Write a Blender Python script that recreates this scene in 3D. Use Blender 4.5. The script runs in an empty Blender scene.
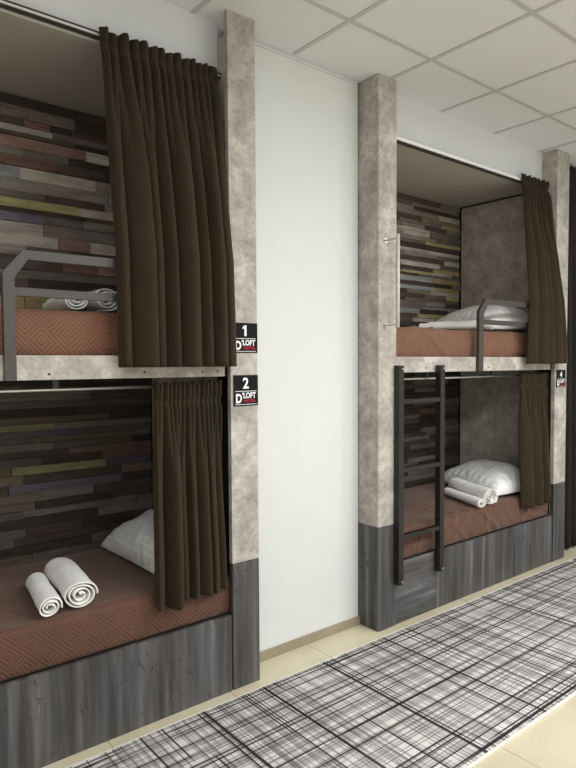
import bpy, bmesh, math, random
from mathutils import Vector, Matrix
random.seed(7)
S = bpy.context.scene
COL = S.collection
PI = math.pi

# ------------------------------------------------------------------ materials
def srgb(r, g, b):
    def c(x):
        x /= 255.0
        return x / 12.92 if x <= .04045 else ((x + .055) / 1.055) ** 2.4
    return (c(r), c(g), c(b), 1)

class NT:
    """small helper around a node tree"""
    def __init__(s, name, rough=.6, spec=.4):
        s.m = bpy.data.materials.new(name); s.m.use_nodes = True
        s.t = s.m.node_tree; s.n = s.t.nodes; s.l = s.t.links
        s.b = s.n['Principled BSDF']
        s.b.inputs['Roughness'].default_value = rough
        s.b.inputs['Specular IOR Level'].default_value = spec
        s._co = None
    def new(s, typ, **kw):
        n = s.n.new(typ)
        for k, v in kw.items(): setattr(n, k, v)
        return n
    def put(s, inp, v):
        if isinstance(v, bpy.types.NodeSocket): s.l.new(v, inp)
        elif v is not None: inp.default_value = v
    @property
    def co(s):
        if s._co is None: s._co = s.new('ShaderNodeTexCoord').outputs['Object']
        return s._co
    def scaled(s, sc, loc=(0, 0, 0), rot=(0, 0, 0), vec=None):
        n = s.new('ShaderNodeMapping'); s.put(n.inputs['Vector'], vec or s.co)
        n.inputs['Scale'].default_value = sc; n.inputs['Location'].default_value = loc; n.inputs['Rotation'].default_value = rot
        return n.outputs[0]
    def noise(s, scale, detail=4, vec=None, rough=.55, dist=0):
        n = s.new('ShaderNodeTexNoise'); s.put(n.inputs['Vector'], vec or s.co)
        n.inputs['Scale'].default_value = scale; n.inputs['Detail'].default_value = detail
        n.inputs['Roughness'].default_value = rough; n.inputs['Distortion'].default_value = dist
        return n.outputs['Fac']
    def math(s, op, a, b=None, c=None, clamp=False):
        n = s.new('ShaderNodeMath', operation=op, use_clamp=clamp)
        s.put(n.inputs[0], a); s.put(n.inputs[1], b)
        if c is not None: s.put(n.inputs[2], c)
        return n.outputs[0]
    def ramp(s, fac, stops, interp='LINEAR'):
        n = s.new('ShaderNodeValToRGB'); s.put(n.inputs[0], fac)
        cr = n.color_ramp; cr.interpolation = interp
        while len(cr.elements) < len(stops): cr.elements.new(.5)
        for e, (p, c) in zip(cr.elements, stops):
            e.position = p; e.color = c if len(c) == 4 else (*c, 1)
        return n.outputs[0]
    def mix(s, fac, a, b, mode='MIX'):
        n = s.new('ShaderNodeMix', data_type='RGBA', blend_type=mode)
        s.put(n.inputs[0], fac); s.put(n.inputs[6], a); s.put(n.inputs[7], b)
        return n.outputs[2]
    def step(s, v, a, b):
        n = s.new('ShaderNodeMapRange', interpolation_type='SMOOTHSTEP')
        s.put(n.inputs[0], v); n.inputs[1].default_value = a; n.inputs[2].default_value = b
        return n.outputs[0]
    def bump(s, h, strength=.3, dist=.01, prev=None):
        n = s.new('ShaderNodeBump'); s.put(n.inputs['Height'], h)
        n.inputs['Strength'].default_value = strength; n.inputs['Distance'].default_value = dist
        if prev: s.put(n.inputs['Normal'], prev)
        return n.outputs[0]
    def out(s, color=None, normal=None, rough=None):
        s.put(s.b.inputs['Base Color'], color)
        if normal is not None: s.put(s.b.inputs['Normal'], normal)
        if rough is not None: s.put(s.b.inputs['Roughness'], rough)
        return s.m

def plain(name, col, rough=.6, spec=.4, metal=0, nscale=60, namp=.05, bump=0):
    k = NT(name, rough, spec); k.b.inputs['Metallic'].default_value = metal
    n = k.noise(nscale, 4)
    lo = tuple(c * (1 - namp) for c in col[:3]) + (1,); hi = tuple(min(1, c * (1 + namp)) for c in col[:3]) + (1,)
    c = k.ramp(n, [(.3, lo), (.7, hi)])
    return k.out(c, k.bump(n, .2, bump) if bump else None)

def concrete(name, dark, mid, light):
    k = NT(name, .62, .3)
    a = k.noise(8, 9, rough=.76, dist=.2)
    b = k.noise(38, 6, rough=.7)
    c = k.noise(150, 3, rough=.6)
    base = k.ramp(a, [(.33, dark), (.5, mid), (.67, light)])
    sp = k.ramp(b, [(.36, (.78, .76, .74)), (.5, (1, 1, 1)), (.68, (1.0, 1.0, 1.0))])
    col = k.mix(.75, base, sp, 'MULTIPLY')
    g = k.ramp(c, [(.3, (.85, .85, .85)), (.6, (1, 1, 1))])
    col = k.mix(.5, col, g, 'MULTIPLY')
    return k.out(col, k.bump(b, .12, .004))

def greywood(name, horizontal=False):
    k = NT(name, .5, .4)
    st = (1.2, 1.2, 16) if horizontal else (16, 16, .9)
    v = k.scaled(st)
    a = k.noise(1.0, 5, vec=v, rough=.6)
    base = k.ramp(a, [(.30, srgb(54, 52, 51)), (.45, srgb(76, 75, 76)), (.56, srgb(92, 91, 92)), (.70, srgb(120, 119, 120))])
    w = k.noise(.55, 2, vec=k.scaled((9, 9, .5) if not horizontal else (1, 1, 9), (3, 1, 2)))
    warm = k.ramp(w, [(.45, (1, 1, 1)), (.7, (.93, .85, .76))])
    col = k.mix(.7, base, warm, 'MULTIPLY')
    # squiggly dark figure lines, in patches
    f = k.noise(5.5, 3, vec=k.scaled((2.2, 2.2, 1.1)), rough=.6, dist=.8)
    ln = k.math('ABSOLUTE', k.math('SUBTRACT', f, .5))
    ln = k.step(ln, .012, .003)
    pm = k.step(k.noise(2.2, 2, vec=k.scaled((3.2, 3.2, 1.3), (5, 2, 8))), .47, .56)
    col = k.mix(k.math('MULTIPLY', k.math('MULTIPLY', ln, pm), .8), col, srgb(42, 42, 45))
    fine = k.noise(1, 3, vec=k.scaled((150, 150, 5) if not horizontal else (5, 5, 150)))
    col = k.mix(.5, col, k.ramp(fine, [(.3, (.72, .72, .72)), (.65, (1.08, 1.08, 1.08))]), 'MULTIPLY')
    return k.out(col, k.bump(fine, .1, .002))

def quilted(name, c_lo, c_hi):
    """bedspread cloth with an embossed diagonal key pattern running over the front edge"""
    k = NT(name, .62, .35)
    sep = k.new('ShaderNodeSeparateXYZ'); k.put(sep.inputs[0], k.co)
    u = sep.outputs[0]; v = k.math('ADD', sep.outputs[1], sep.outputs[2])
    p = k.math('MULTIPLY', k.math('ADD', u, v), .7071 / .086)
    q = k.math('MULTIPLY', k.math('SUBTRACT', u, v), .7071 / .086)
    # every second strip of cells is shifted by half a cell
    q = k.math('ADD', q, k.math('MULTIPLY', k.math('FLOOR', p), .5))
    fp = k.math('SUBTRACT', k.math('FRACT', p), .5); fq = k.math('SUBTRACT', k.math('FRACT', q), .5)
    m = k.math('MAXIMUM', k.math('ABSOLUTE', fp), k.math('ABSOLUTE', fq))
    half = k.math('MULTIPLY', k.math('GREATER_THAN', fp, fq), .083)
    ring = k.math('SINE', k.math('MULTIPLY', k.math('ADD', m, half), 2 * PI * 6))
    ring = k.step(ring, -.6, .6)
    big = k.noise(7, 4, dist=.5)
    fine = k.noise(420, 2)
    col = k.mix(k.math('MULTIPLY', ring, .4), c_lo, c_hi)
    col = k.mix(.6, col, k.ramp(big, [(.3, (.78, .76, .76)), (.7, (1.12, 1.1, 1.1))]), 'MULTIPLY')
    n1 = k.bump(big, .35, .02)
    n2 = k.bump(ring, .6, .0035, n1)
    k.b.inputs['Sheen Weight'].default_value = .25
    k.b.inputs['Sheen Tint'].default_value = (1, .85, .72, 1)
    return k.out(col, n2)

def velour(name, lo, hi, sheen):
    k = NT(name, .85, .15)
    a = k.noise(1, 4, vec=k.scaled((260, 260, 16)))
    b = k.noise(6, 4)
    col = k.mix(k.math('MULTIPLY', k.math('ADD', a, b), .5), lo, hi)
    k.b.inputs['Sheen Weight'].default_value = sheen
    k.b.inputs['Sheen Roughness'].default_value = .45
    k.b.inputs['Sheen Tint'].default_value = (.85, .68, .45, 1)
    return k.out(col, k.bump(a, .35, .002))

def striped_linen(name, col):
    k = NT(name, .6, .35)
    sep = k.new('ShaderNodeSeparateXYZ'); k.put(sep.inputs[0], k.co)
    st = k.math('SINE', k.math('MULTIPLY', sep.outputs[0], 2 * PI / .0135))
    st = k.step(st, -.25, .25)
    d = tuple(c * .88 for c in col[:3]) + (1,)
    c = k.mix(st, d, col)
    w = k.noise(9, 4, dist=1.2)
    return k.out(c, k.bump(w, .55, .03))

def terry(name):
    k = NT(name, .95, .1)
    a = k.noise(330, 3); b = k.noise(16, 4)
    c = k.ramp(b, [(.3, srgb(246, 244, 239)), (.7, srgb(253, 252, 249))])
    k.b.inputs['Sheen Weight'].default_value = .3
    return k.out(c, k.bump(b, .5, .012, k.bump(a, .6, .003)))

def rug_mat():
    k = NT('rug_weave', .95, .1)
    sep = k.new('ShaderNodeSeparateXYZ'); k.put(sep.inputs[0], k.co)
    x, y = sep.outputs[0], sep.outputs[1]
    def white(v, off):
        n = k.new('ShaderNodeTexWhiteNoise', noise_dimensions='1D'); k.put(n.inputs['W'], k.math('ADD', v, off)); return n.outputs['Value']
    def threads(along, across, pitch, freq, off, share, gate):
        """crisp woven threads of one pitch: which rows are dark, and where along each row the colour runs"""
        row = k.math('FLOOR', k.math('DIVIDE', across, pitch))
        h = white(row, off + .37)
        c = k.new('ShaderNodeCombineXYZ')
        k.put(c.inputs[0], k.math('MULTIPLY_ADD', along, freq, k.math('MULTIPLY', h, 91.0))); k.put(c.inputs[1], k.math('MULTIPLY', row, 7.31)); c.inputs[2].default_value = off
        run = k.step(k.noise(1, 1, vec=c.outputs[0]), gate, gate + .05)
        on = k.math('GREATER_THAN', white(row, off + 50.11), 1 - share)
        return k.math('MULTIPLY', run, on), h
    col = srgb(216, 213, 209)
    for al, ac, pitch, fr, off, share, gate, amt, c in [
        (x, y, .0115, 1.5, 3, .62, .42, .62, srgb(140, 136, 135)),
        (y, x, .0115, 1.7, 11, .62, .42, .62, srgb(140, 136, 135)),
        (x, y, .0055, 1.2, 23, .34, .44, .85, srgb(84, 80, 80)),
        (y, x, .0055, 1.4, 31, .34, .44, .85, srgb(84, 80, 80)),
        (x, y, .0080, .8, 43, .11, .38, 1.0, srgb(38, 36, 38)),
        (y, x, .0080, .9, 57, .11, .38, 1.0, srgb(38, 36, 38))]:
        f, h = threads(al, ac, pitch, fr, off, share, gate)
        f = k.math('MULTIPLY', f, k.math('MULTIPLY_ADD', h, amt * .5, amt * .5) if amt < 1 else amt * .95)
        col = k.mix(f, col, c)
    pile = k.noise(500, 2)
    return k.out(col, k.bump(pile, .5, .004))

def floor_mat():
    k = NT('cream_floor_tile', .22, .5)
    sep = k.new('ShaderNodeSeparateXYZ'); k.put(sep.inputs[0], k.co)
    def seam(v, off):
        f = k.math('FRACT', k.math('ADD', k.math('DIVIDE', k.math('SUBTRACT', v, off), .6), 20.5))
        return k.step(k.math('ABSOLUTE', k.math('SUBTRACT', f, .5)), .0036, .0022)
    g = k.math('MAXIMUM', seam(sep.outputs[0], .99), seam(sep.outputs[1], -1.62))
    n = k.noise(2.2, 5, dist=.6)
    base = k.ramp(n, [(.3, srgb(200, 190, 160)), (.7, srgb(214, 205, 178))])
    col = k.mix(g, base, srgb(150, 138, 108))
    return k.out(col)

def plank_mat():
    k = NT('reclaimed_planks', .6, .3)
    a = k.new('ShaderNodeVertexColor'); a.layer_name = 'Col'
    g = k.noise(1, 6, vec=k.scaled((5, 5, 120)), rough=.65, dist=.3)
    b = k.noise(3, 4, vec=k.scaled((2.5, 1, 9)))
    col = k.mix(.85, a.outputs[0], k.ramp(g, [(.28, (.45, .43, .42)), (.48, (.95, .95, .95)), (.7, (1.18, 1.18, 1.18))]), 'MULTIPLY')
    col = k.mix(.7, col, k.ramp(b, [(.3, (.62, .6, .58)), (.6, (1.08, 1.08, 1.08))]), 'MULTIPLY')
    return k.out(col, k.bump(g, .35, .004))

M = {}
M['concrete'] = concrete('concrete_laminate', srgb(146, 140, 134), srgb(178, 171, 164), srgb(214, 208, 200))
M['concrete_panel'] = concrete('concrete_panel', srgb(150, 143, 134), srgb(182, 175, 165), srgb(206, 199, 190))
M['wood'] = greywood('grey_barnwood')
M['wood_h'] = greywood('grey_barnwood_across', True)
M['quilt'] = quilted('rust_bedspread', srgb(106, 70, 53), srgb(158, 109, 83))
M['quilt_shaded'] = quilted('rust_bedspread_shaded', srgb(84, 55, 42), srgb(122, 83, 64))  # same cover, darkened to paint in the shade of the lower bunks
M['velour'] = velour('brown_velour', (.015, .0105, .006, 1), (.053, .037, .021, 1), .11)
M['velour_dark'] = velour('dark_velour', (.012, .010, .008, 1), (.026, .021, .016, 1), .05)
M['linen'] = striped_linen('satin_stripe_linen', srgb(248, 248, 246))
M['terry'] = terry('white_terry')
M['rug'] = rug_mat()
M['binding'] = plain('rug_binding', srgb(226, 222, 212), .9, .1, nscale=300)
M['floor'] = floor_mat()
M['planks'] = plank_mat()
M['white_wall'] = plain('white_wall_paint', srgb(219, 221, 219), .55, .3, nscale=3, namp=.012)
M['soffit'] = plain('white_soffit_shaded', srgb(212, 213, 214), .55, .3, nscale=3, namp=.012)  # white toned down to stand in for shade on the soffit
M['tile'] = plain('ceiling_tile', srgb(222, 223, 225), .9, .1, nscale=420, namp=.03)
M['tbar'] = plain('ceiling_tee', srgb(190, 190, 190), .5, .4, nscale=30, namp=.02)
M['bunk_top'] = plain('bunk_top_laminate', srgb(182, 177, 170), .6, .3, nscale=3, namp=.03)
M['iron'] = plain('dark_iron', srgb(33, 29, 26), .42, .5, nscale=220, namp=.08)
M['iron_grey'] = plain('grey_iron', srgb(68, 62, 58), .45, .5, nscale=220, namp=.06)
M['steel'] = plain('brushed_steel', srgb(205, 204, 200), .32, .5, metal=.85, nscale=200, namp=.04)
M['white_metal'] = plain('white_enamel', srgb(214, 210, 203), .4, .5, nscale=100, namp=.02)
M['rail_white'] = plain('rail_white', srgb(246, 247, 248), .35, .5, nscale=100, namp=.02)
M['rail_dark'] = plain('rail_dark', srgb(60, 57, 54), .45, .4, nscale=100, namp=.03)
M['baseboard'] = plain('taupe_baseboard', srgb(150, 140, 118), .4, .4, nscale=9, namp=.10)
M['sign_black'] = plain('sign_black', srgb(22, 19, 22), .65, .15, nscale=80, namp=.03)
M['sign_white'] = plain('sign_white', srgb(240, 240, 240), .5, .3, nscale=80, namp=.01)
M['sign_red'] = plain('sign_red', srgb(178, 28, 48), .5, .3, nscale=80, namp=.02)
M['black_void'] = plain('dark_backing', srgb(34, 30, 27), .9, .1, nscale=80, namp=.03)

# ------------------------------------------------------------------ object helpers
def tag(o, label=None, cat=None, group=None, kind=None):
    for k, v in (('label', label), ('category', cat), ('group', group), ('kind', kind)):
        if v: o[k] = v
    return o

def thing(name, label, cat, loc=(0, 0, 0), group=None, rotz=0):
    o = bpy.data.objects.new(name, None); COL.objects.link(o)
    o.location = loc; o.rotation_euler = (0, 0, rotz); o.empty_display_size = .1
    return tag(o, label, cat, group)

WORLD = {}
def wloc(o):
    v = Vector((0, 0, 0))
    while o is not None:
        v = v + o.location; o = o.parent
    return v

class MB:
    def __init__(s): s.bm = bmesh.new()
    def add(s, other, mat=None):
        me = bpy.data.meshes.new('tmp'); other.to_mesh(me); other.free()
        if mat is not None: me.transform(mat)
        s.bm.from_mesh(me); bpy.data.meshes.remove(me); return s
    def box(s, x0, x1, y0, y1, z0, z1, bev=.0015, mat=None):
        b = bmesh.new(); bmesh.ops.create_cube(b, size=1)
        for v in b.verts:
            v.co = Vector(((x0 + x1) / 2 + v.co.x * (x1 - x0), (y0 + y1) / 2 + v.co.y * (y1 - y0), (z0 + z1) / 2 + v.co.z * (z1 - z0)))
        if bev:
            bmesh.ops.bevel(b, geom=b.edges[:], offset=bev, segments=2, affect='EDGES', profile=.6)
        return s.add(b, mat)
    def tube(s, pts, r, seg=14):
        pts = [Vector(p) for p in pts]; b = bmesh.new(); rings = []
        for i, p in enumerate(pts):
            t = (pts[min(i + 1, len(pts) - 1)] - pts[max(i - 1, 0)]).normalized()
            ref = Vector((0, 0, 1)) if abs(t.z) < .95 else Vector((1, 0, 0))
            a = t.cross(ref).normalized(); c = t.cross(a).normalized()
            rings.append([b.verts.new(p + (a * math.cos(k * 2 * PI / seg) + c * math.sin(k * 2 * PI / seg)) * r) for k in range(seg)])
        for r0, r1 in zip(rings, rings[1:]):
            for k in range(seg): b.faces.new((r0[k], r0[(k + 1) % seg], r1[(k + 1) % seg], r1[k]))
        b.faces.new(rings[0][::-1]); b.faces.new(rings[-1])
        bmesh.ops.recalc_face_normals(b, faces=b.faces[:])
        return s.add(b)
    def prism(s, outline_xz, y0, y1, bev=.0015):
        """outline in the x-z plane, pushed from y0 to y1"""
        b = bmesh.new()
        f = [b.verts.new((x, y0, z)) for x, z in outline_xz]; g = [b.verts.new((x, y1, z)) for x, z in outline_xz]
        n = len(f)
        b.faces.new(f); b.faces.new(g[::-1])
        for i in range(n): b.faces.new((f[i], g[i], g[(i + 1) % n], f[(i + 1) % n]))
        bmesh.ops.recalc_face_normals(b, faces=b.faces[:])
        if bev: bmesh.ops.bevel(b, geom=b.edges[:], offset=bev, segments=2, affect='EDGES', profile=.6)
        return s.add(b)
    def build(s, name, mat, parent=None, smooth=False, origin=None):
        me = bpy.data.meshes.new(name)
        if parent is not None: off = wloc(parent)
        elif origin is not None: off = Vector(origin)
        else:
            xs = [v.co for v in s.bm.verts]
            off = Vector(((min(v.x for v in xs) + max(v.x for v in xs)) / 2, (min(v.y for v in xs) + max(v.y for v in xs)) / 2, min(v.z for v in xs)))
        for v in s.bm.verts: v.co -= off
        for f in s.bm.faces: f.smooth = smooth
        s.bm.to_mesh(me); s.bm.free(); me.materials.append(mat)
        o = bpy.data.objects.new(name, me); COL.objects.link(o)
        if parent is not None: o.parent = parent
        else: o.location = off
        return o

def struct(o): o['kind'] = 'structure'; return o

def smooth(a, b, x):
    x = max(0, min(1, (x - a) / (b - a))); return x * x * (3 - 2 * x)

# ------------------------------------------------------------------ dimensions (metres)
H = 3.19                                    # ceiling
SLAB0, SLAB1 = 1.51, 1.605                  # upper fascia
BASE = .37                                  # top of the bed base
WOODZ = .615                                # where the posts change to dark wood
DEPTH = .92
TOPZ = 2.91                                 # bunk ceiling
L0, L1 = -.45, 1.61                         # left bunk opening
P0, P1 = 1.61, 1.762                        # left unit's post
C0, C1 = 2.602, 2.752                       # column of the right unit
R0, R1 = 2.752, 4.555
Q0, Q1 = 4.557, 4.735                       # far post
WY = .16                                    # recessed white wall

# ------------------------------------------------------------------ setting
struct(MB().box(-2.2, 7.5, -4.2, 1.2, -.05, 0, 0).build('floor', M['floor'], origin=(0, 0, 0)))
struct(MB().box(-2.2, 7.5, -4.2, 1.2, H, H + .05, 0).build('ceiling', M['tile'], origin=(0, 0, 0)))
g = MB(); gx, gy = 2.106, -.293
for i in range(-7, 9):
    g.box(gx + .6 * i - .012, gx + .6 * i + .012, -4.2, .13, H - .004, H - .0002, .0008)
for j in range(0, 7):
    g.box(-2.2, 7.5, gy - .6 * j - .012, gy - .6 * j + .012, H - .0045, H - .0002, .0008)
struct(g.build('trim_1', M['tbar'], origin=(0, 0, 0)))
struct(MB().box(P1 - .05, 2.594, WY, WY + .05, 0, H, 0).build('wall_recess', M['white_wall'], origin=(0, WY, 0)))
struct(MB().box(P1 + .002, C0 - .002, WY - .012, WY - .0005, 0, .052, .003).build('baseboard_recess', M['baseboard']))
struct(MB().box(P1 + .002, C0 - .014, WY - .008, WY - .0005, H - .018, H - .001, .002).build('trim_2', M['soffit']))
struct(MB().box(L0 - .2, P0 + .028, .13, .16, 2.932, H, 0).build('wall_over_left_bunk', M['soffit'], origin=(0, .13, 2.932)))
struct(MB().box(C1 + .001, Q0 - .001, .13, .16, 2.932, H, 0).build('wall_over_right_bunk', M['soffit'], origin=(0, .13, 2.932)))
struct(MB().box(Q1 + .003, 7.4, .20, .25, 0, H, 0).build('wall_far', M['white_wall'], origin=(5, .2, 0)))

struct(MB().box(-2.2, 7.5, -4.25, -4.2, 0, H, 0).build('wall_opposite', M['white_wall'], origin=(0, -4.2, 0)))
struct(MB().box(-2.25, -2.2, -4.2, 1.2, 0, H, 0).build('wall_left_light_block', M['white_wall'], origin=(-2.2, 0, 0)))  # unseen wall added to block world light from the left
# reclaimed-plank cladding behind the bunks
PAL = {'k': (38, 31, 27), 'b': (62, 50, 43), 'g': (88, 82, 76), 'G': (118, 112, 105), 'w': (168, 160, 150), 'W': (190, 184, 174),
       'p': (132, 102, 92), 'r': (96, 67, 58), 'y': (152, 144, 98), 't': (150, 130, 88), 'e': (140, 142, 98), 'u': (86, 82, 98), 's': (134, 140, 142), 'o': (104, 92, 74)}
def planks(name, x0, x1, z0, z1, rows, xorg, pal, hr, seed, dim=1.0):  # dim puts each bunk's light level into its plank colours
    rnd = random.Random(seed)
    bm = bmesh.new(); lay = bm.loops.layers.float_color.new('Col')
    def plank(a, b, za, zb, c):
        d = rnd.uniform(.0, .02); y1 = DEPTH + .002; y0 = DEPTH - .004 - d
        q = rnd.uniform(.86, 1.14)
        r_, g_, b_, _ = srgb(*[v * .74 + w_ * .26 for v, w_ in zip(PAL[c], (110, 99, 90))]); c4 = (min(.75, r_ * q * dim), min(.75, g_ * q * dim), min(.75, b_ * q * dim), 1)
        a += .0008; b -= .0008; za += .0006; zb -= .0006
        sl = rnd.uniform(-.002, .002)
        vs = [bm.verts.new(p) for p in ((a, y0, za), (b, y0, za + sl * 0), (b, y0 + sl, zb), (a, y0, zb), (a, y1, za), (b, y1, za), (b, y1, zb), (a, y1, zb))]
        for idx in ((0, 1, 2, 3), (1, 5, 6, 2), (4, 0, 3, 7), (3, 2, 6, 7), (4, 5, 1, 0)):
            f = bm.faces.new([vs[i] for i in idx])
            for l in f.loops: l[lay] = c4
    z = z1; xs = xorg
    for h, segs in rows:
        zb = z; z = max(z0, z - h)
        x = xs = max(x0, xorg - rnd.uniform(.0, .38))
        for xe, c in segs:
            if xe > x1: xe = x1
            if xe - x > .01: plank(x, xe, z, zb, c)
            x = xe
        for side in (0, 1):
            x = x if side == 0 else xs
            while (x < x1 - .02 if side == 0 else x > x0 + .02):
                L = rnd.uniform(.25, .7); c = rnd.choice(pal)
                if side == 0: e = min(x1, x + L); e = x1 if x1 - e < .08 else e; plank(x, e, z, zb, c); x = e
                else: e = max(x0, x - L); e = x0 if e - x0 < .08 else e; plank(e, x, z, zb, c); x = e
    while z > z0 + .012:
        h = rnd.uniform(*hr); zb = z; z = max(z0, z - h)
        if z - z0 < .015: z = z0
        x = x0; first = True; last = None
        while x < x1 - .01:
            L = rnd.uniform(.2, .62) * (rnd.uniform(.3, 1) if first else 1); first = False
            e = x + L; e = x1 if x1 - e < .09 else e
            c = rnd.choice(pal)
            if c == last: c = rnd.choice(pal)
            plank(x, e, z, zb, c); x = e; last = c
    bmesh.ops.recalc_face_normals(bm, faces=bm.faces[:])
    b = MB(); b.bm.free(); b.bm = bm
    b.box  # built below
    return b.build(name, M['planks'], origin=(0, DEPTH, 0))

q = .00159; X0 = .883; hz = .00172
def rows_from(spec):
    return [(h * hz, [(X0 + e * q, c) for e, c in segs]) for h, segs in spec]
UL = rows_from([
    (30, [(230, 'k'), (420, 'b')]), (34, [(70, 'g'), (220, 'g'), (420, 'k')]), (20, [(60, 'b'), (140, 'r'), (210, 'k'), (420, 'b')]),
    (20, [(150, 'w'), (420, 'g')]), (12, [(220, 'b'), (420, 'k')]), (32, [(120, 'p'), (258, 'p'), (345, 'W'), (420, 'g')]),
    (24, [(60, 'G'), (200, 'g'), (420, 'k')]), (30, [(160, 'r'), (320, 'b'), (420, 'k')]), (34, [(45, 's'), (290, 'w'), (420, 'G')]),
    (36, [(330, 'G'), (352, 's'), (420, 'g')]), (24, [(120, 'g'), (320, 'b'), (420, 'G')]),
    (26, [(68, 'y'), (236, 'y'), (420, 'W')]), (14, [(250, 'k'), (420, 'b')]), (26, [(112, 'u'), (240, 'g'), (420, 'G')]),
    (36, [(113, 'w'), (420, 'G')]), (34, [(158, 'w'), (265, 'p'), (420, 'W')]), (26, [(60, 'G'), (200, 'g'), (420, 'b')]),
    (42, [(170, 'b'), (288, 'r'), (325, 'p'), (420, 'G')]), (26, [(30, 'G'), (420, 'g')]), (30, [(60, 'b'), (420, 'k')]),
    (22, [(90, 'b'), (420, 'w')]), (36, [(50, 't'), (105, 't'), (292, 'e'), (420, 'b')]), (20, [(160, 'u'), (420, 'g')]),
    (26, [(120, 'b'), (420, 'G')])])
pl = list('kbbggGGwwprysuo'); pl_shaded = list('kkbbbbggggGGooeup')
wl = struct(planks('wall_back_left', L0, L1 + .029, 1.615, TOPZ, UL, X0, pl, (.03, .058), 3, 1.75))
struct(planks('wall_back_left_low', L0, L1 + .029, .3, 1.605, [], X0, pl_shaded, (.028, .05), 8, .8))  # darker boards and low dim paint in the lower bunk's shade
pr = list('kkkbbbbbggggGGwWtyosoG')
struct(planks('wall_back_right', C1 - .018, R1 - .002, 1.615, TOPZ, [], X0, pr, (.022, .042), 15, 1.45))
struct(planks('wall_back_right_low', C1 - .018, R1 - .002, .3, 1.605, [], X0, list('kkkbbbggGo'), (.026, .045), 29, .8))  # shade under the upper bunk is painted into these plank colours
bk = MB(); bk.box(L0 - .1, P1, DEPTH + .003, DEPTH + .03, 0, H, 0); bk.box(C0, Q1, DEPTH + .003, DEPTH + .03, 0, H, 0)
struct(bk.build('wall_back', M['black_void'], origin=(0, DEPTH, 0)))

# ------------------------------------------------------------------ bunk units
def fascia(b, x0, x1): b.box(x0, x1, 0, .022, SLAB0, SLAB1, .002)
def screws(t, pts, name='screw_cap'):
    for x, z in pts:
        MB().tube([(x, -.0012, z), (x, .004, z)], .0055, 12).build(name, M['rail_dark'], t)

def guard(t, xa, xb, right=False):
    w = .041 if not right else .05
    y0, y1 = -.026, -.001
    r = MB()
    r.prism([(xa, SLAB0), (xa + w, SLAB0), (xa + w, 1.888), (xa + w + .048, 1.958), (xb, 1.962), (xb, 2.0), (xa + .072, 1.994), (xa, 1.906)], y0, y1)
    o = r.build('guard_rail', M['iron_grey'], t)
    MB().box(xa + w - .002, xb, y0 + .002, y1 - .002, 1.823, 1.855, .0015).build('crossbar', M['iron_grey'], o)
    MB().box(xb - .04, xb, y0, y1, SLAB0 + .12, 1.99, .0015).build('post', M['iron_grey'], o)

# ---- left unit
t = thing('bunk_bed', 'built-in double bunk at the left, with grey wood base and posts marked 1 and 2', 'bunk bed', ((L0 + P1) / 2, .45, 0))
t_left = t
p = MB().box(P0, P1, 0, .028, WOODZ, H - .0005, .002).build('post', M['concrete'], t)
MB().box(P0, P1, -.001, .028, .001, WOODZ - .001, .002).build('post_base', M['wood'], p)['label'] = 'dark grey wood lower section of the post'
MB().box(P0 + .030, P0 + .05, .029, DEPTH - .03, .001, TOPZ + .2, .001).build('end_panel', M['concrete_panel'], t)
MB().box(L0 - .03, L0 - .002, .0, DEPTH - .03, .001, TOPZ + .02, .001).build('end_panel', M['concrete_panel'], t)
b = MB(); b.box(L0, L1 - .008, .0, .022, .001, BASE, .002); b.build('base_panel', M['wood'], t)
b = MB(); fascia(b, L0, 1.578); f = b.build('platform_fascia', M['concrete'], t)
screws(f, [(.79, 1.532), (1.18, 1.535), (1.46, 1.533), (1.54, 1.535)])
MB().box(L0, L1 + .026, .024, DEPTH - .03, SLAB0 + .004, SLAB1 - .006, .001).build('upper_platform', M['black_void'], t)
MB().box(L0, L1 + .026, .024, DEPTH - .03, BASE - .03, BASE - .002, .001).build('lower_platform', M['black_void'], t)
MB().box(L0, L1 + .026, .134, DEPTH - .001, TOPZ + .002, TOPZ + .02, .001).build('top_panel', M['bunk_top'], t)
guard(t, .627, 1.55)

MB().box(P0 + .0265, P0 + .0298, .0285, .16, BASE, SLAB0, 0).build('shade_strip', M['black_void'], t)  # added dark strip standing in for shade in the gap by the post

# ---- right unit
t = thing('bunk_bed', 'built-in double bunk at the right, with square concrete-look column and far post marked 4', 'bunk bed', ((C0 + Q1) / 2, .45, 0))
t_right = t
p = MB().box(C0, C1, 0, WY + .02, WOODZ, H - .0005, .002).build('column', M['concrete'], t)
MB().box(C0 - .001, C1 + .001, -.001, WY + .02, .001, WOODZ - .001, .002).build('column_base', M['wood'], p)['label'] = 'dark grey wood lower section of the column'
p = MB().box(Q0, Q1, 0, .028, WOODZ, H - .0005, .002).build('post', M['concrete'], t)
MB().box(Q0, Q1, -.001, .028, .001, WOODZ - .001, .002).build('post_base', M['wood'], p)['label'] = 'dark grey wood lower section of the post'
MB().box(Q0 - .003, Q0 + .05, .029, DEPTH - .03, .001, H - .001, .001).build('end_panel', M['concrete_panel'], t)
MB().box(C1 - .045, C1 - .02, WY + .022, DEPTH - .03, .001, TOPZ, .001).build('end_panel', M['concrete_panel'], t)
MB().box(C1 + .002, 3.135, .004, .024, .001, BASE, .002).build('base_panel', M['wood_h'], t)['label'] = 'base panel with grain running across'
MB().box(3.137, Q0 - .004, .004, .024, .001, BASE, .002).build('base_panel', M['wood'], t)['label'] = 'base panel with upright grain'
b = MB(); fascia(b, C1 + .001, 4.49); f = b.build('platform_fascia', M['concrete'], t)
screws(f, [(3.02, 1.535), (3.47, 1.535), (3.68, 1.533), (4.0, 1.535), (4.3, 1.535)])
MB().box(C1 + .001, Q0 - .004, .026, DEPTH - .03, SLAB0 + .004, SLAB1 - .006, .001).build('upper_platform', M['black_void'], t)
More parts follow.
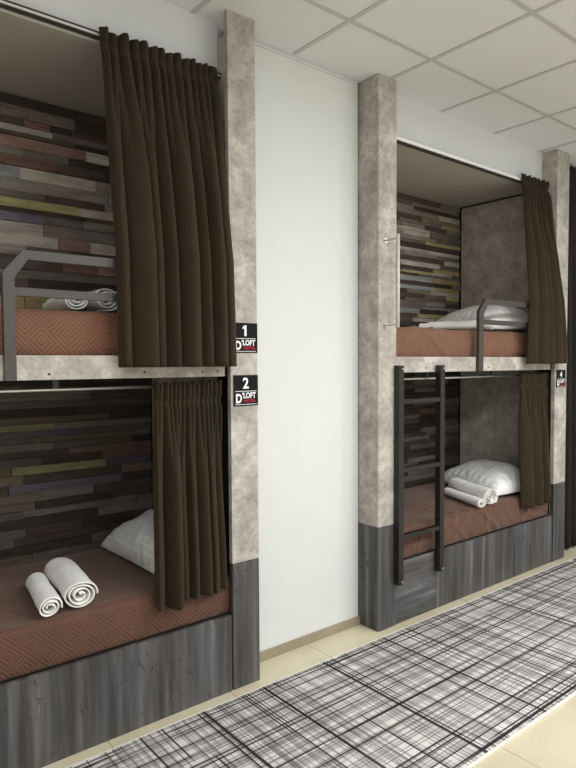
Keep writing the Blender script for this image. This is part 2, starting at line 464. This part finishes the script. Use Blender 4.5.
MB().box(C1 + .001, Q0 - .004, .026, DEPTH - .03, BASE - .03, BASE - .002, .001).build('lower_platform', M['black_void'], t)
MB().box(C1 + .001, Q0 - .004, .134, DEPTH - .001, TOPZ + .002, TOPZ + .02, .001).build('top_panel', M['bunk_top'], t)
MB().box(Q0 - .014, Q0 - .0035, .17, DEPTH - .03, TOPZ - .012, TOPZ, .001).build('edge_strip', M['rail_dark'], t)
guard(t, 3.533, 4.48, True)
MB().box(Q0 - .0055, Q0 - .0031, .0285, .16, BASE, SLAB0, 0).build('shade_strip', M['black_void'], t)  # dark strip added to imitate the shaded gap at the far post
# grab handle on the column
h = MB(); hx = 2.657
h.tube([(hx, -.101, 1.768), (hx, -.101, 2.29)], .0085)
h = h.build('grab_handle', M['white_metal'], t, True)
for z in (1.785, 2.268):
    MB().tube([(hx, -.1, z), (hx, .0, z)], .006).build('standoff', M['steel'], h, True)
    MB().tube([(hx, -.006, z), (hx, .0005, z)], .014, 20).build('mounting_plate', M['steel'], h)

# ---- ladder
t = thing('ladder', 'dark metal three-rung ladder fixed to the front of the right bunk', 'ladder', (2.95, -.02, .25))
for x in (2.729, 3.108):
    s_ = MB().box(x, x + .042, -.046, -.003, .255, 1.553, .003).build('stile', M['iron'], t)
    for z in (.272, 1.532):
        MB().tube([(x + .03, -.0485, z), (x + .03, -.045, z)], .007, 14).build('bolt', M['steel'], s_)
for z in (1.34, .937, .535):
    MB().box(2.7705, 3.1085, -.042, -.008, z - .013, z + .013, .002).build('rung', M['iron'], t)

# ---- number signs
def sign(num, x0, x1, z0, z1, label):
    t = thing('number_sign', label, 'sign', ((x0 + x1) / 2, 0, z0), 'bunk number signs')
    pm = MB().box(x0, x1, -.0045, -.0013, z0, z1, .0006).build('plate', M['sign_black'], t)
    w, h = x1 - x0, z1 - z0; yf = -.0053
    def text(s, cx0, cx1, top, bot, mat, nm, bold=.04):
        cu = bpy.data.curves.new('txt', 'FONT'); cu.body = s; cu.extrude = .0; cu.offset = bold * .5; cu.resolution_u = 4
        o = bpy.data.objects.new('txt', cu); COL.objects.link(o)
        bpy.context.view_layer.update()
        me = bpy.data.meshes.new_from_object(o.evaluated_get(bpy.context.evaluated_depsgraph_get()))
        bpy.data.objects.remove(o)
        xs = [v.co.x for v in me.vertices]; ys = [v.co.y for v in me.vertices]
        ax, bx, ay, by = min(xs), max(xs), min(ys), max(ys)
        L = wloc(t)
        for v in me.vertices:
            px = x0 + w * (cx0 + (v.co.x - ax) / (bx - ax) * (cx1 - cx0))
            pz = z1 - h * (bot - (v.co.y - ay) / (by - ay) * (bot - top))
            v.co = Vector((px, yf, pz)) - L
        me.materials.append(mat); me.name = nm
        ob = bpy.data.objects.new(nm, me); COL.objects.link(ob); ob.parent = t
        return ob
    if num == '1':
        pg = [(.46, .44), (.46, .175), (.385, .215), (.385, .145), (.475, .08), (.545, .08), (.545, .44)]
        MB().prism([(x0 + w * a, z1 - h * b) for a, b in pg], -.0054, -.0044, 0).build('numeral', M['sign_white'], t)
    else:
        text(num, .37, .61, .08, .44, M['sign_white'], 'numeral', .05)
    for a, b in ((.515, .532), (.942, .957)):
        MB().box(x0 + w * .06, x0 + w * .93, -.0054, -.0044, z1 - h * b, z1 - h * a, 0).build('line', M['sign_white'], t)
    text('D', .085, .33, .60, .905, M['sign_white'], 'lettering', .09)
    text("'LOFT", .345, .90, .56, .755, M['sign_white'], 'lettering', .07)
    text('HOTEL', .42, .91, .785, .885, M['sign_red'], 'lettering', .05)
sign('1', 1.622, 1.761, 1.62, 1.762, 'black sign numbered 1, partly covered by the curtain')
sign('2', 1.623, 1.762, 1.367, 1.514, 'black sign numbered 2 on the left concrete-look post')
sign('4', 4.573, 4.711, 1.372, 1.506, 'small black sign numbered 4 on the far post')

# ------------------------------------------------------------------ mattresses
def mattress(x0, x1, y0, y1, z0, z1, label, seed, sag=.006, nw=0):
    rnd = random.Random(seed)
    creases = [(rnd.uniform(x0 + .15, x1 - .1), rnd.uniform(-1.5, 1.5), rnd.uniform(.006, .011), rnd.uniform(.010, .020), rnd.uniform(-.22, .12)) for _ in range(nw)]
    nx, ny, nz = 230, 60, 14; R = .028
    ph = [(rnd.uniform(0, 6.28), rnd.uniform(4, 14), rnd.uniform(4, 14)) for _ in range(5)]
    bm = bmesh.new(); grid = {}
    # closed section: bottom front -> up the front -> over the top -> down the back
    sec = []
    for i in range(nz): sec.append((y0, z0 + (z1 - R - z0) * i / nz))
    for i in range(9):
        a = PI + (-PI / 2) * i / 8; sec.append((y0 + R + R * math.cos(a), z1 - R + R * math.sin(a)))
    for i in range(1, ny): sec.append((y0 + R + (y1 - R - y0 - R) * i / ny, z1))
    for i in range(9):
        a = PI / 2 - (PI / 2) * i / 8; sec.append((y1 - R + R * math.cos(a), z1 - R + R * math.sin(a)))
    for i in range(1, nz + 1): sec.append((y1, z1 - R - (z1 - R - z0) * i / nz))
    rows = []
    for i in range(nx + 1):
        f = i / nx; x = x0 + (x1 - x0) * f; row = []
        for (y, z) in sec:
            w = sum(math.sin(p + a * x + b * y) for p, a, b in ph) / 5
            k = (z - z0) / (z1 - z0)
            e = min(1, min(f, 1 - f) * nx / 4.0)
            zz = z + (w * sag - (1 - math.sin(PI * .5 * e)) * .022) * k
            cr = 0
            for cx_, sl_, A_, wd_, vc_ in creases:
                v_ = (y - y0) + (z - z1)
                q_ = (x - cx_ - sl_ * v_) / math.hypot(1, sl_)
                cr += A_ * math.exp(-(q_ / wd_) ** 2 - ((v_ - vc_) / .16) ** 2)
            zz += cr * (k if y > y0 + R * .5 else 0)
            yy = y - (cr if y < y0 + R and k > 0 and k < .97 else 0)
            if y < y0 + R: yy = yy - (.006 * math.sin(PI * min(1, k)) + .003 * w * (1 if k > 0 else 0))
            row.append(bm.verts.new((x, yy, zz)))
        rows.append(row)
    for a, b in zip(rows, rows[1:]):
        for j in range(len(sec) - 1): bm.faces.new((a[j], b[j], b[j + 1], a[j + 1]))
        bm.faces.new((a[-1], b[-1], b[0], a[0]))
    bm.faces.new(rows[0]); bm.faces.new(rows[-1][::-1])
    bmesh.ops.recalc_face_normals(bm, faces=bm.faces[:])
    b = MB(); b.bm.free(); b.bm = bm
    o = b.build('mattress', M['quilt'] if z1 > 1 else M['quilt_shaded'], None, True)
    return tag(o, label, 'mattress', 'mattresses in quilted brown covers')
MU, ML = 1.785, .556
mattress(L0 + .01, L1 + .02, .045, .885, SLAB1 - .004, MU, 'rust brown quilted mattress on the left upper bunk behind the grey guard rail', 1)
mattress(L0 + .01, L1 + .02, .045, .885, BASE - .001, ML, 'shade-darkened rust brown quilted mattress on the left lower bunk under two rolled towels', 2, .008)
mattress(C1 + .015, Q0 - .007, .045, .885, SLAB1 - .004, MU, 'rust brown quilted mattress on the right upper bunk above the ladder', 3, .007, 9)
mattress(C1 + .015, Q0 - .007, .045, .885, BASE - .001, ML, 'shade-darkened rust brown quilted mattress on the right lower bunk behind the ladder', 4, .008, 11)

# ------------------------------------------------------------------ pillows
def pillow(cx, cy, zb, w, d, h, rotz, label, seed, lean=.35):
    """soft pillow lying on a bed; lean > 0 makes it fuller towards +x, where it is propped on the end panel"""
    rnd = random.Random(seed); n = 56
    ph = [(rnd.uniform(0, 6.28), rnd.uniform(-8, 8), rnd.uniform(-8, 8)) for _ in range(6)]
    bm = bmesh.new(); top = {}; bot = {}
    for i in range(n + 1):
        for j in range(n + 1):
            u = -1 + 2 * i / n; v = -1 + 2 * j / n
            px = u * (1 - .08 * (1 - v * v) * abs(u)) * w / 2
            py = v * (1 - .06 * (1 - u * u) * abs(v)) * d / 2
            t = (max(0, 1 - abs(u) ** 2.6) * max(0, 1 - abs(v) ** 3)) ** .46
            wr = sum(math.sin(p + a * u + b * v) for p, a, b in ph) / 6
            rim = max(abs(u), abs(v))
            pucker = .0035 * math.sin((30 * v if abs(u) > abs(v) else 30 * u) + 5 * wr) * smooth(.55, .9, rim) * (1 - rim) * 6
            seamz = .022 + lean * h * .45 * smooth(-.6, 1, u)
            zt = seamz + (h - .022) * t * (1 + .10 * wr) * (1 + lean * u * .5) + pucker
            zl = seamz * (1 - t) ** 1.2 + .0005
            top[i, j] = bm.verts.new((px, py, zt))
            bot[i, j] = top[i, j] if i in (0, n) or j in (0, n) else bm.verts.new((px, py, min(zl, zt - .002)))
    for i in range(n):
        for j in range(n):
            bm.faces.new((top[i, j], top[i + 1, j], top[i + 1, j + 1], top[i, j + 1]))
            bm.faces.new((bot[i, j + 1], bot[i + 1, j + 1], bot[i + 1, j], bot[i, j]))
    b = MB(); b.bm.free(); b.bm = bm
    o = b.build('pillow', M['linen'], None, True, origin=(0, 0, 0))
    o.location = (cx, cy, zb); o.rotation_euler = (0, 0, rotz)
    return tag(o, label, 'pillow', 'white striped bed pillows')
R = math.radians
pillow(1.458, .45, ML + .010, .335, .72, .20, R(1), 'white striped pillow on the left lower bunk, half behind the curtain', 1, .3)
pillow(4.25, .42, ML + .011, .43, .72, .185, R(-13), 'white striped pillow on the right lower bunk behind a rolled towel', 2)
pillow(4.20, .44, MU + .010, .54, .70, .205, R(-8), 'white striped pillow on the right upper bunk behind the guard rail', 3, .3)
pillow(1.350, .50, MU + .008, .37, .62, .14, R(3), 'white pillow on the left upper bunk, mostly behind the large curtain', 4, .2)

# ------------------------------------------------------------------ rolled towels
def towel(cx, cy, z, r, L, ang, label, seed, turns=3.4, squash=.88, group='rolled white bath towels'):
    """spiral sheet rolled about a lying axis; ang = direction of the axis in the plan"""
    rnd = random.Random(seed); n = int(turns * 26); m = 26; th = .0062
    bm = bmesh.new(); rows = []
    ph = [rnd.uniform(0, 6.28) for _ in range(6)]
    for i in range(n + 1):
        f = i / n; a = f * turns * 2 * PI + ph[0]
        rr = .010 + (r - .010) * f ** .92
        row = []
        for j in range(m + 1):
            s = -1 + 2 * j / m
            wob = 1 + .035 * math.sin(a + 2.2 * s + ph[1]) + .03 * math.sin(2 * a - 3 * s + ph[2]) + .018 * math.sin(9 * s + 3 * a + ph[3])
            x = s * L / 2 + .006 * math.sin(a * 1.3 + ph[4]) * abs(s) + .008 * (1 - f) * math.copysign(1, s) * abs(s) ** 4
            row.append(bm.verts.new((x, rr * wob * math.cos(a), rr * wob * math.sin(a) * squash)))
        rows.append(row)
    for a, b in zip(rows, rows[1:]):
        for j in range(m): bm.faces.new((a[j], a[j + 1], b[j + 1], b[j]))
    bmesh.ops.recalc_face_normals(bm, faces=bm.faces[:])
    b = MB(); b.bm.free(); b.bm = bm
    o = b.build('rolled_towel', M['terry'], None, True, origin=(0, 0, 0))
    zmin = min(v.co.z for v in o.data.vertices)
    o.location = (cx, cy, z - zmin + .004); o.rotation_euler = (0, 0, ang)
    sm = o.modifiers.new('thick', 'SOLIDIFY'); sm.thickness = th; sm.offset = 0
    ss = o.modifiers.new('soft', 'SUBSURF'); ss.levels = 1; ss.render_levels = 1
    return tag(o, label, 'towel', group)
towel(.937, .265, ML + .008, .068, .40, R(84), 'larger rolled white towel on the left lower bunk', 1)
towel(.815, .235, ML + .008, .047, .36, R(82), 'smaller rolled white towel at the left of the larger roll on the left lower bunk', 2, 2.6)
towel(3.865, .265, ML + .010, .066, .50, R(68), 'rolled white towel nearest the pillow on the right lower bunk', 3)
towel(3.728, .235, ML + .010, .042, .46, R(69), 'thin white towel in front of the bigger roll on the right lower bunk', 4, 2.2, .7)
towel(.958, .30, MU + .008, .047, .34, R(88), 'small rolled white towel behind the guard rail on the left upper bunk', 5, 2.4)
towel(1.078, .30, MU + .008, .062, .34, R(90), 'large rolled white towel beside the curtain on the left upper bunk', 6, 3.0, .8)
towel(3.75, .29, MU + .010, .055, .46, R(115), 'thick rolled white towel in front of the pillow on the right upper bunk', 7, 2.8, .72)
towel(3.60, .27, MU + .010, .036, .44, R(116), 'thin rolled white towel left of the thick roll on the right upper bunk', 8, 2.2, .72)

# ------------------------------------------------------------------ curtains
def curtain(name, x0, x1, ztop, zbot, ypath, folds, nr, label, mat, seed, amp_top=.016, hem=None, group=None, xb=None, gather=.045):
    """folds: list of (s0, s1, amplitude) at the hem; nr ruffles at the heading"""
    rnd = random.Random(seed); ns, nt = 340, 70
    edges = [0]
    for k in range(nr): edges.append(edges[-1] + rnd.uniform(.7, 1.3))
    edges = [e / edges[-1] for e in edges]
    ramp_ = [rnd.uniform(.7, 1.15) for _ in range(nr)]
    lean = [rnd.uniform(-.5, .5) for _ in folds]
    def fold(s):
        for k, (a, b, A) in enumerate(folds):
            if a <= s <= b:
                f = (s - a) / (b - a)
                return A * math.sin(PI * f) ** .75, (f - .5) * 0 + lean[k] * A * math.sin(PI * f)
        return 0, 0
    def ruff(s):
        for k in range(nr):
            if edges[k] <= s <= edges[k + 1]:
                return ramp_[k] * abs(math.sin(PI * (s - edges[k]) / (edges[k + 1] - edges[k]))) ** .8
        return 0
    bm = bmesh.new(); rows = []
    for j in range(nt + 1):
        t = j / nt; t = t ** 1.25; row = []
        w = smooth(gather, .46, t)
        tight = 1 - .55 * math.exp(-((t - gather) / .018) ** 2)
        rw = (1 - smooth(gather + .02, .42, t)) * tight
        for i in range(ns + 1):
            s = i / ns
            fy, fx = fold(s)
            # folds wander slightly on the way up
            s2 = min(1, max(0, s + .010 * math.sin(5 * t + 9 * s) * (1 - t)))
            y = ypath(t, s) - fy * w - amp_top * rw * ruff(s2) - .003 * math.sin(22 * s + 3 * t) * w
            xa, xc = x0, x1
            if xb: xa = x0 + (xb[0] - x0) * t; xc = x1 + (xb[1] - x1) * smooth(.45, 1, t)
            x = xa + (xc - xa) * s + fx * w
            z = ztop + (zbot - ztop) * t
            if hem: z -= hem(s) * t
            z += .006 * math.sin(nr * PI * s) * max(0, 1 - t / .03) + (.012 * max(0, 1 - s / .02) * max(0, 1 - t / .03))
            row.append(bm.verts.new((x, y, z)))
        rows.append(row)
    for a, b in zip(rows, rows[1:]):
        for i in range(ns): bm.faces.new((a[i], b[i], b[i + 1], a[i + 1]))
    b = MB(); b.bm.free(); b.bm = bm
    o = b.build(name, mat, None, True)
    sm = o.modifiers.new('thick', 'SOLIDIFY'); sm.thickness = .0035; sm.offset = 0
    return tag(o, label, 'curtain', group)
up = lambda t, s: .088 - .128 * min(1, t / .66) - .012 * smooth(.6, 1, t)
G = 'brown velour bunk curtains'
curtain('curtain', 1.047, 1.606, 2.942, 1.556, up,
        [(0, .10, .045), (.10, .27, .075), (.27, .37, .04), (.37, .47, .06), (.47, .66, .085), (.66, .76, .05), (.76, .90, .07), (.90, 1, .03)], 14,
        'long brown velour curtain hanging over the left upper bunk', M['velour'], 11, .036, group=G, xb=(1.045, 1.608))
lowy = lambda t, s: .058 - .032 * smooth(.3, 1, t)
curtain('curtain', 1.248, 1.585, 1.486, .505, lowy,
        [(0, .13, .06), (.13, .36, .09), (.36, .46, .035), (.46, .60, .05), (.60, .76, .055), (.76, .90, .05), (.90, 1, .025)], 15,
        'brown velour curtain at the right end of the left lower bunk', M['velour'], 12, .026, group=G, xb=(1.222, 1.590),
        hem=lambda s: .012 * math.sin(PI * min(1, s / .36)) if s < .36 else 0, gather=.09)
curtain('curtain', 4.195, 4.54, 2.945, 1.556, up,
        [(0, .17, .05), (.17, .36, .07), (.36, .55, .06), (.55, .75, .075), (.75, 1, .06)], 11,
        'brown velour curtain hanging over the right upper bunk', M['velour'], 13, .034, group=G, xb=(4.06, 4.61))
curtain('curtain', 4.145, 4.525, 1.486, .49, lowy,
        [(0, .2, .065), (.2, .36, .05), (.36, .54, .06), (.54, .70, .05), (.70, .86, .055), (.86, 1, .03)], 14,
        'brown velour curtain on the right lower bunk beside the pillow', M['velour'], 14, .026, group=G, xb=(4.13, 4.53), gather=.09)
curtain('floor_curtain', 4.80, 5.75, 3.165, .02, lambda t, s: .13 - .02 * t, [(k / 9, (k + 1) / 9, .05) for k in range(9)], 18,
        'full-length dark curtain beyond the far post at the right edge', M['velour_dark'], 15, .03)

# curtain rails
t = MB().box(L0, P0 + .026, .100, .1295, 2.9385, 2.944, .0008).build('curtain_rail', M['rail_dark'], None)
tag(t, 'dark slim curtain rail along the top of the left upper bunk', 'curtain rail')
MB().box(L0, P0 + .026, .104, .1295, 2.927, 2.938, .0008).build('channel', M['white_metal'], t)
MB().box(L0, P0 + .026, .101, .1295, 2.9215, 2.9265, .0008).build('lower_profile', M['rail_dark'], t)
t = MB().box(C1 + .002, Q0 - .005, .098, .1295, 2.909, 2.927, .001).build('curtain_rail', M['rail_white'], None)
tag(t, 'bright white curtain rail along the top of the right upper bunk', 'curtain rail')
MB().box(C1 + .002, Q0 - .005, .102, .1295, 2.899, 2.9085, .001).build('lower_profile', M['rail_dark'], t)
for x0, x1, lab in ((L0, P0 + .026, 'thin steel curtain rod under the left upper bunk'), (C1 + .002, Q0 - .0065, 'thin steel curtain rod under the right upper bunk behind the ladder')):
    o = MB().tube([(x0, .10, 1.468), (x1, .10, 1.468)], .0075).build('curtain_rod', M['steel'], None, True)
    tag(o, lab, 'curtain rod')
    for fx in (.22, .62, .95):
        x = x0 + (x1 - x0) * fx
        MB().box(x - .012, x + .012, .093, .107, 1.4745, 1.5135, .001).build('bracket', M['rail_dark'], o)

# ------------------------------------------------------------------ runner rug
RX0, RX1, RY0, RY1 = -1.2, 6.6, -1.10, -.072
o = MB().box(RX0, RX1, RY0 + .012, RY1 - .006, .0005, .009, .003).build('runner_rug', M['rug'], None)
tag(o, 'white and black crosshatched runner rug along the corridor floor', 'rug')
b = MB(); b.box(RX0, RX1, RY0, RY0 + .013, .0005, .0095, .003)
b.build('binding', M['binding'], o)['label'] = 'off-white edge binding'
b = MB(); b.box(RX0, RX1, RY1 - .007, RY1, .0005, .0095, .003)
b.build('binding', M['binding'], o)['label'] = 'off-white edge binding'

# ------------------------------------------------------------------ light
def area(name, loc, sx, sy, power, rot=(0, 0, 0), col=(1, .97, .93)):
    l = bpy.data.lights.new(name, 'AREA'); l.shape = 'RECTANGLE'; l.size = sx; l.size_y = sy; l.energy = power; l.color = col
    o = bpy.data.objects.new(name, l); COL.objects.link(o); o.location = loc; o.rotation_euler = rot
    return o
for x, e in ((-.4, 45), (1.5, 55), (3.4, 80), (5.2, 70)):
    area('ceiling_lamp', (x, -2.95, H - .02), 1.15, .55, e, col=(.985, .988, 1))
w = bpy.data.worlds.new('World'); S.world = w; w.use_nodes = True
w.node_tree.nodes['Background'].inputs[0].default_value = (.95, .975, 1, 1)
w.node_tree.nodes['Background'].inputs[1].default_value = .5
S.view_settings.view_transform = 'Standard'
S.view_settings.look = 'None'
S.view_settings.exposure = 0

# ------------------------------------------------------------------ camera
cam = bpy.data.cameras.new('camera'); co = bpy.data.objects.new('camera', cam); COL.objects.link(co)
yaw, pit, rol = R(40.6885), R(2.6479), R(-.1983)
F = Vector((math.sin(yaw) * math.cos(pit), math.cos(yaw) * math.cos(pit), -math.sin(pit)))
R0_ = Vector((math.cos(yaw), -math.sin(yaw), 0)); U0 = R0_.cross(F)
right = R0_ * math.cos(rol) + U0 * math.sin(rol); up_ = U0 * math.cos(rol) - R0_ * math.sin(rol)
m = Matrix((right, up_, -F)).transposed().to_4x4(); m.translation = Vector((0, -2.5228, 1.5768))
co.matrix_world = m
cam.sensor_fit = 'VERTICAL'; cam.sensor_height = 36; cam.lens = 631.0322 / 768 * 36
cam.shift_x = -33.036 / 768; cam.shift_y = 6.834 / 768
cam.clip_start = .02
S.camera = co
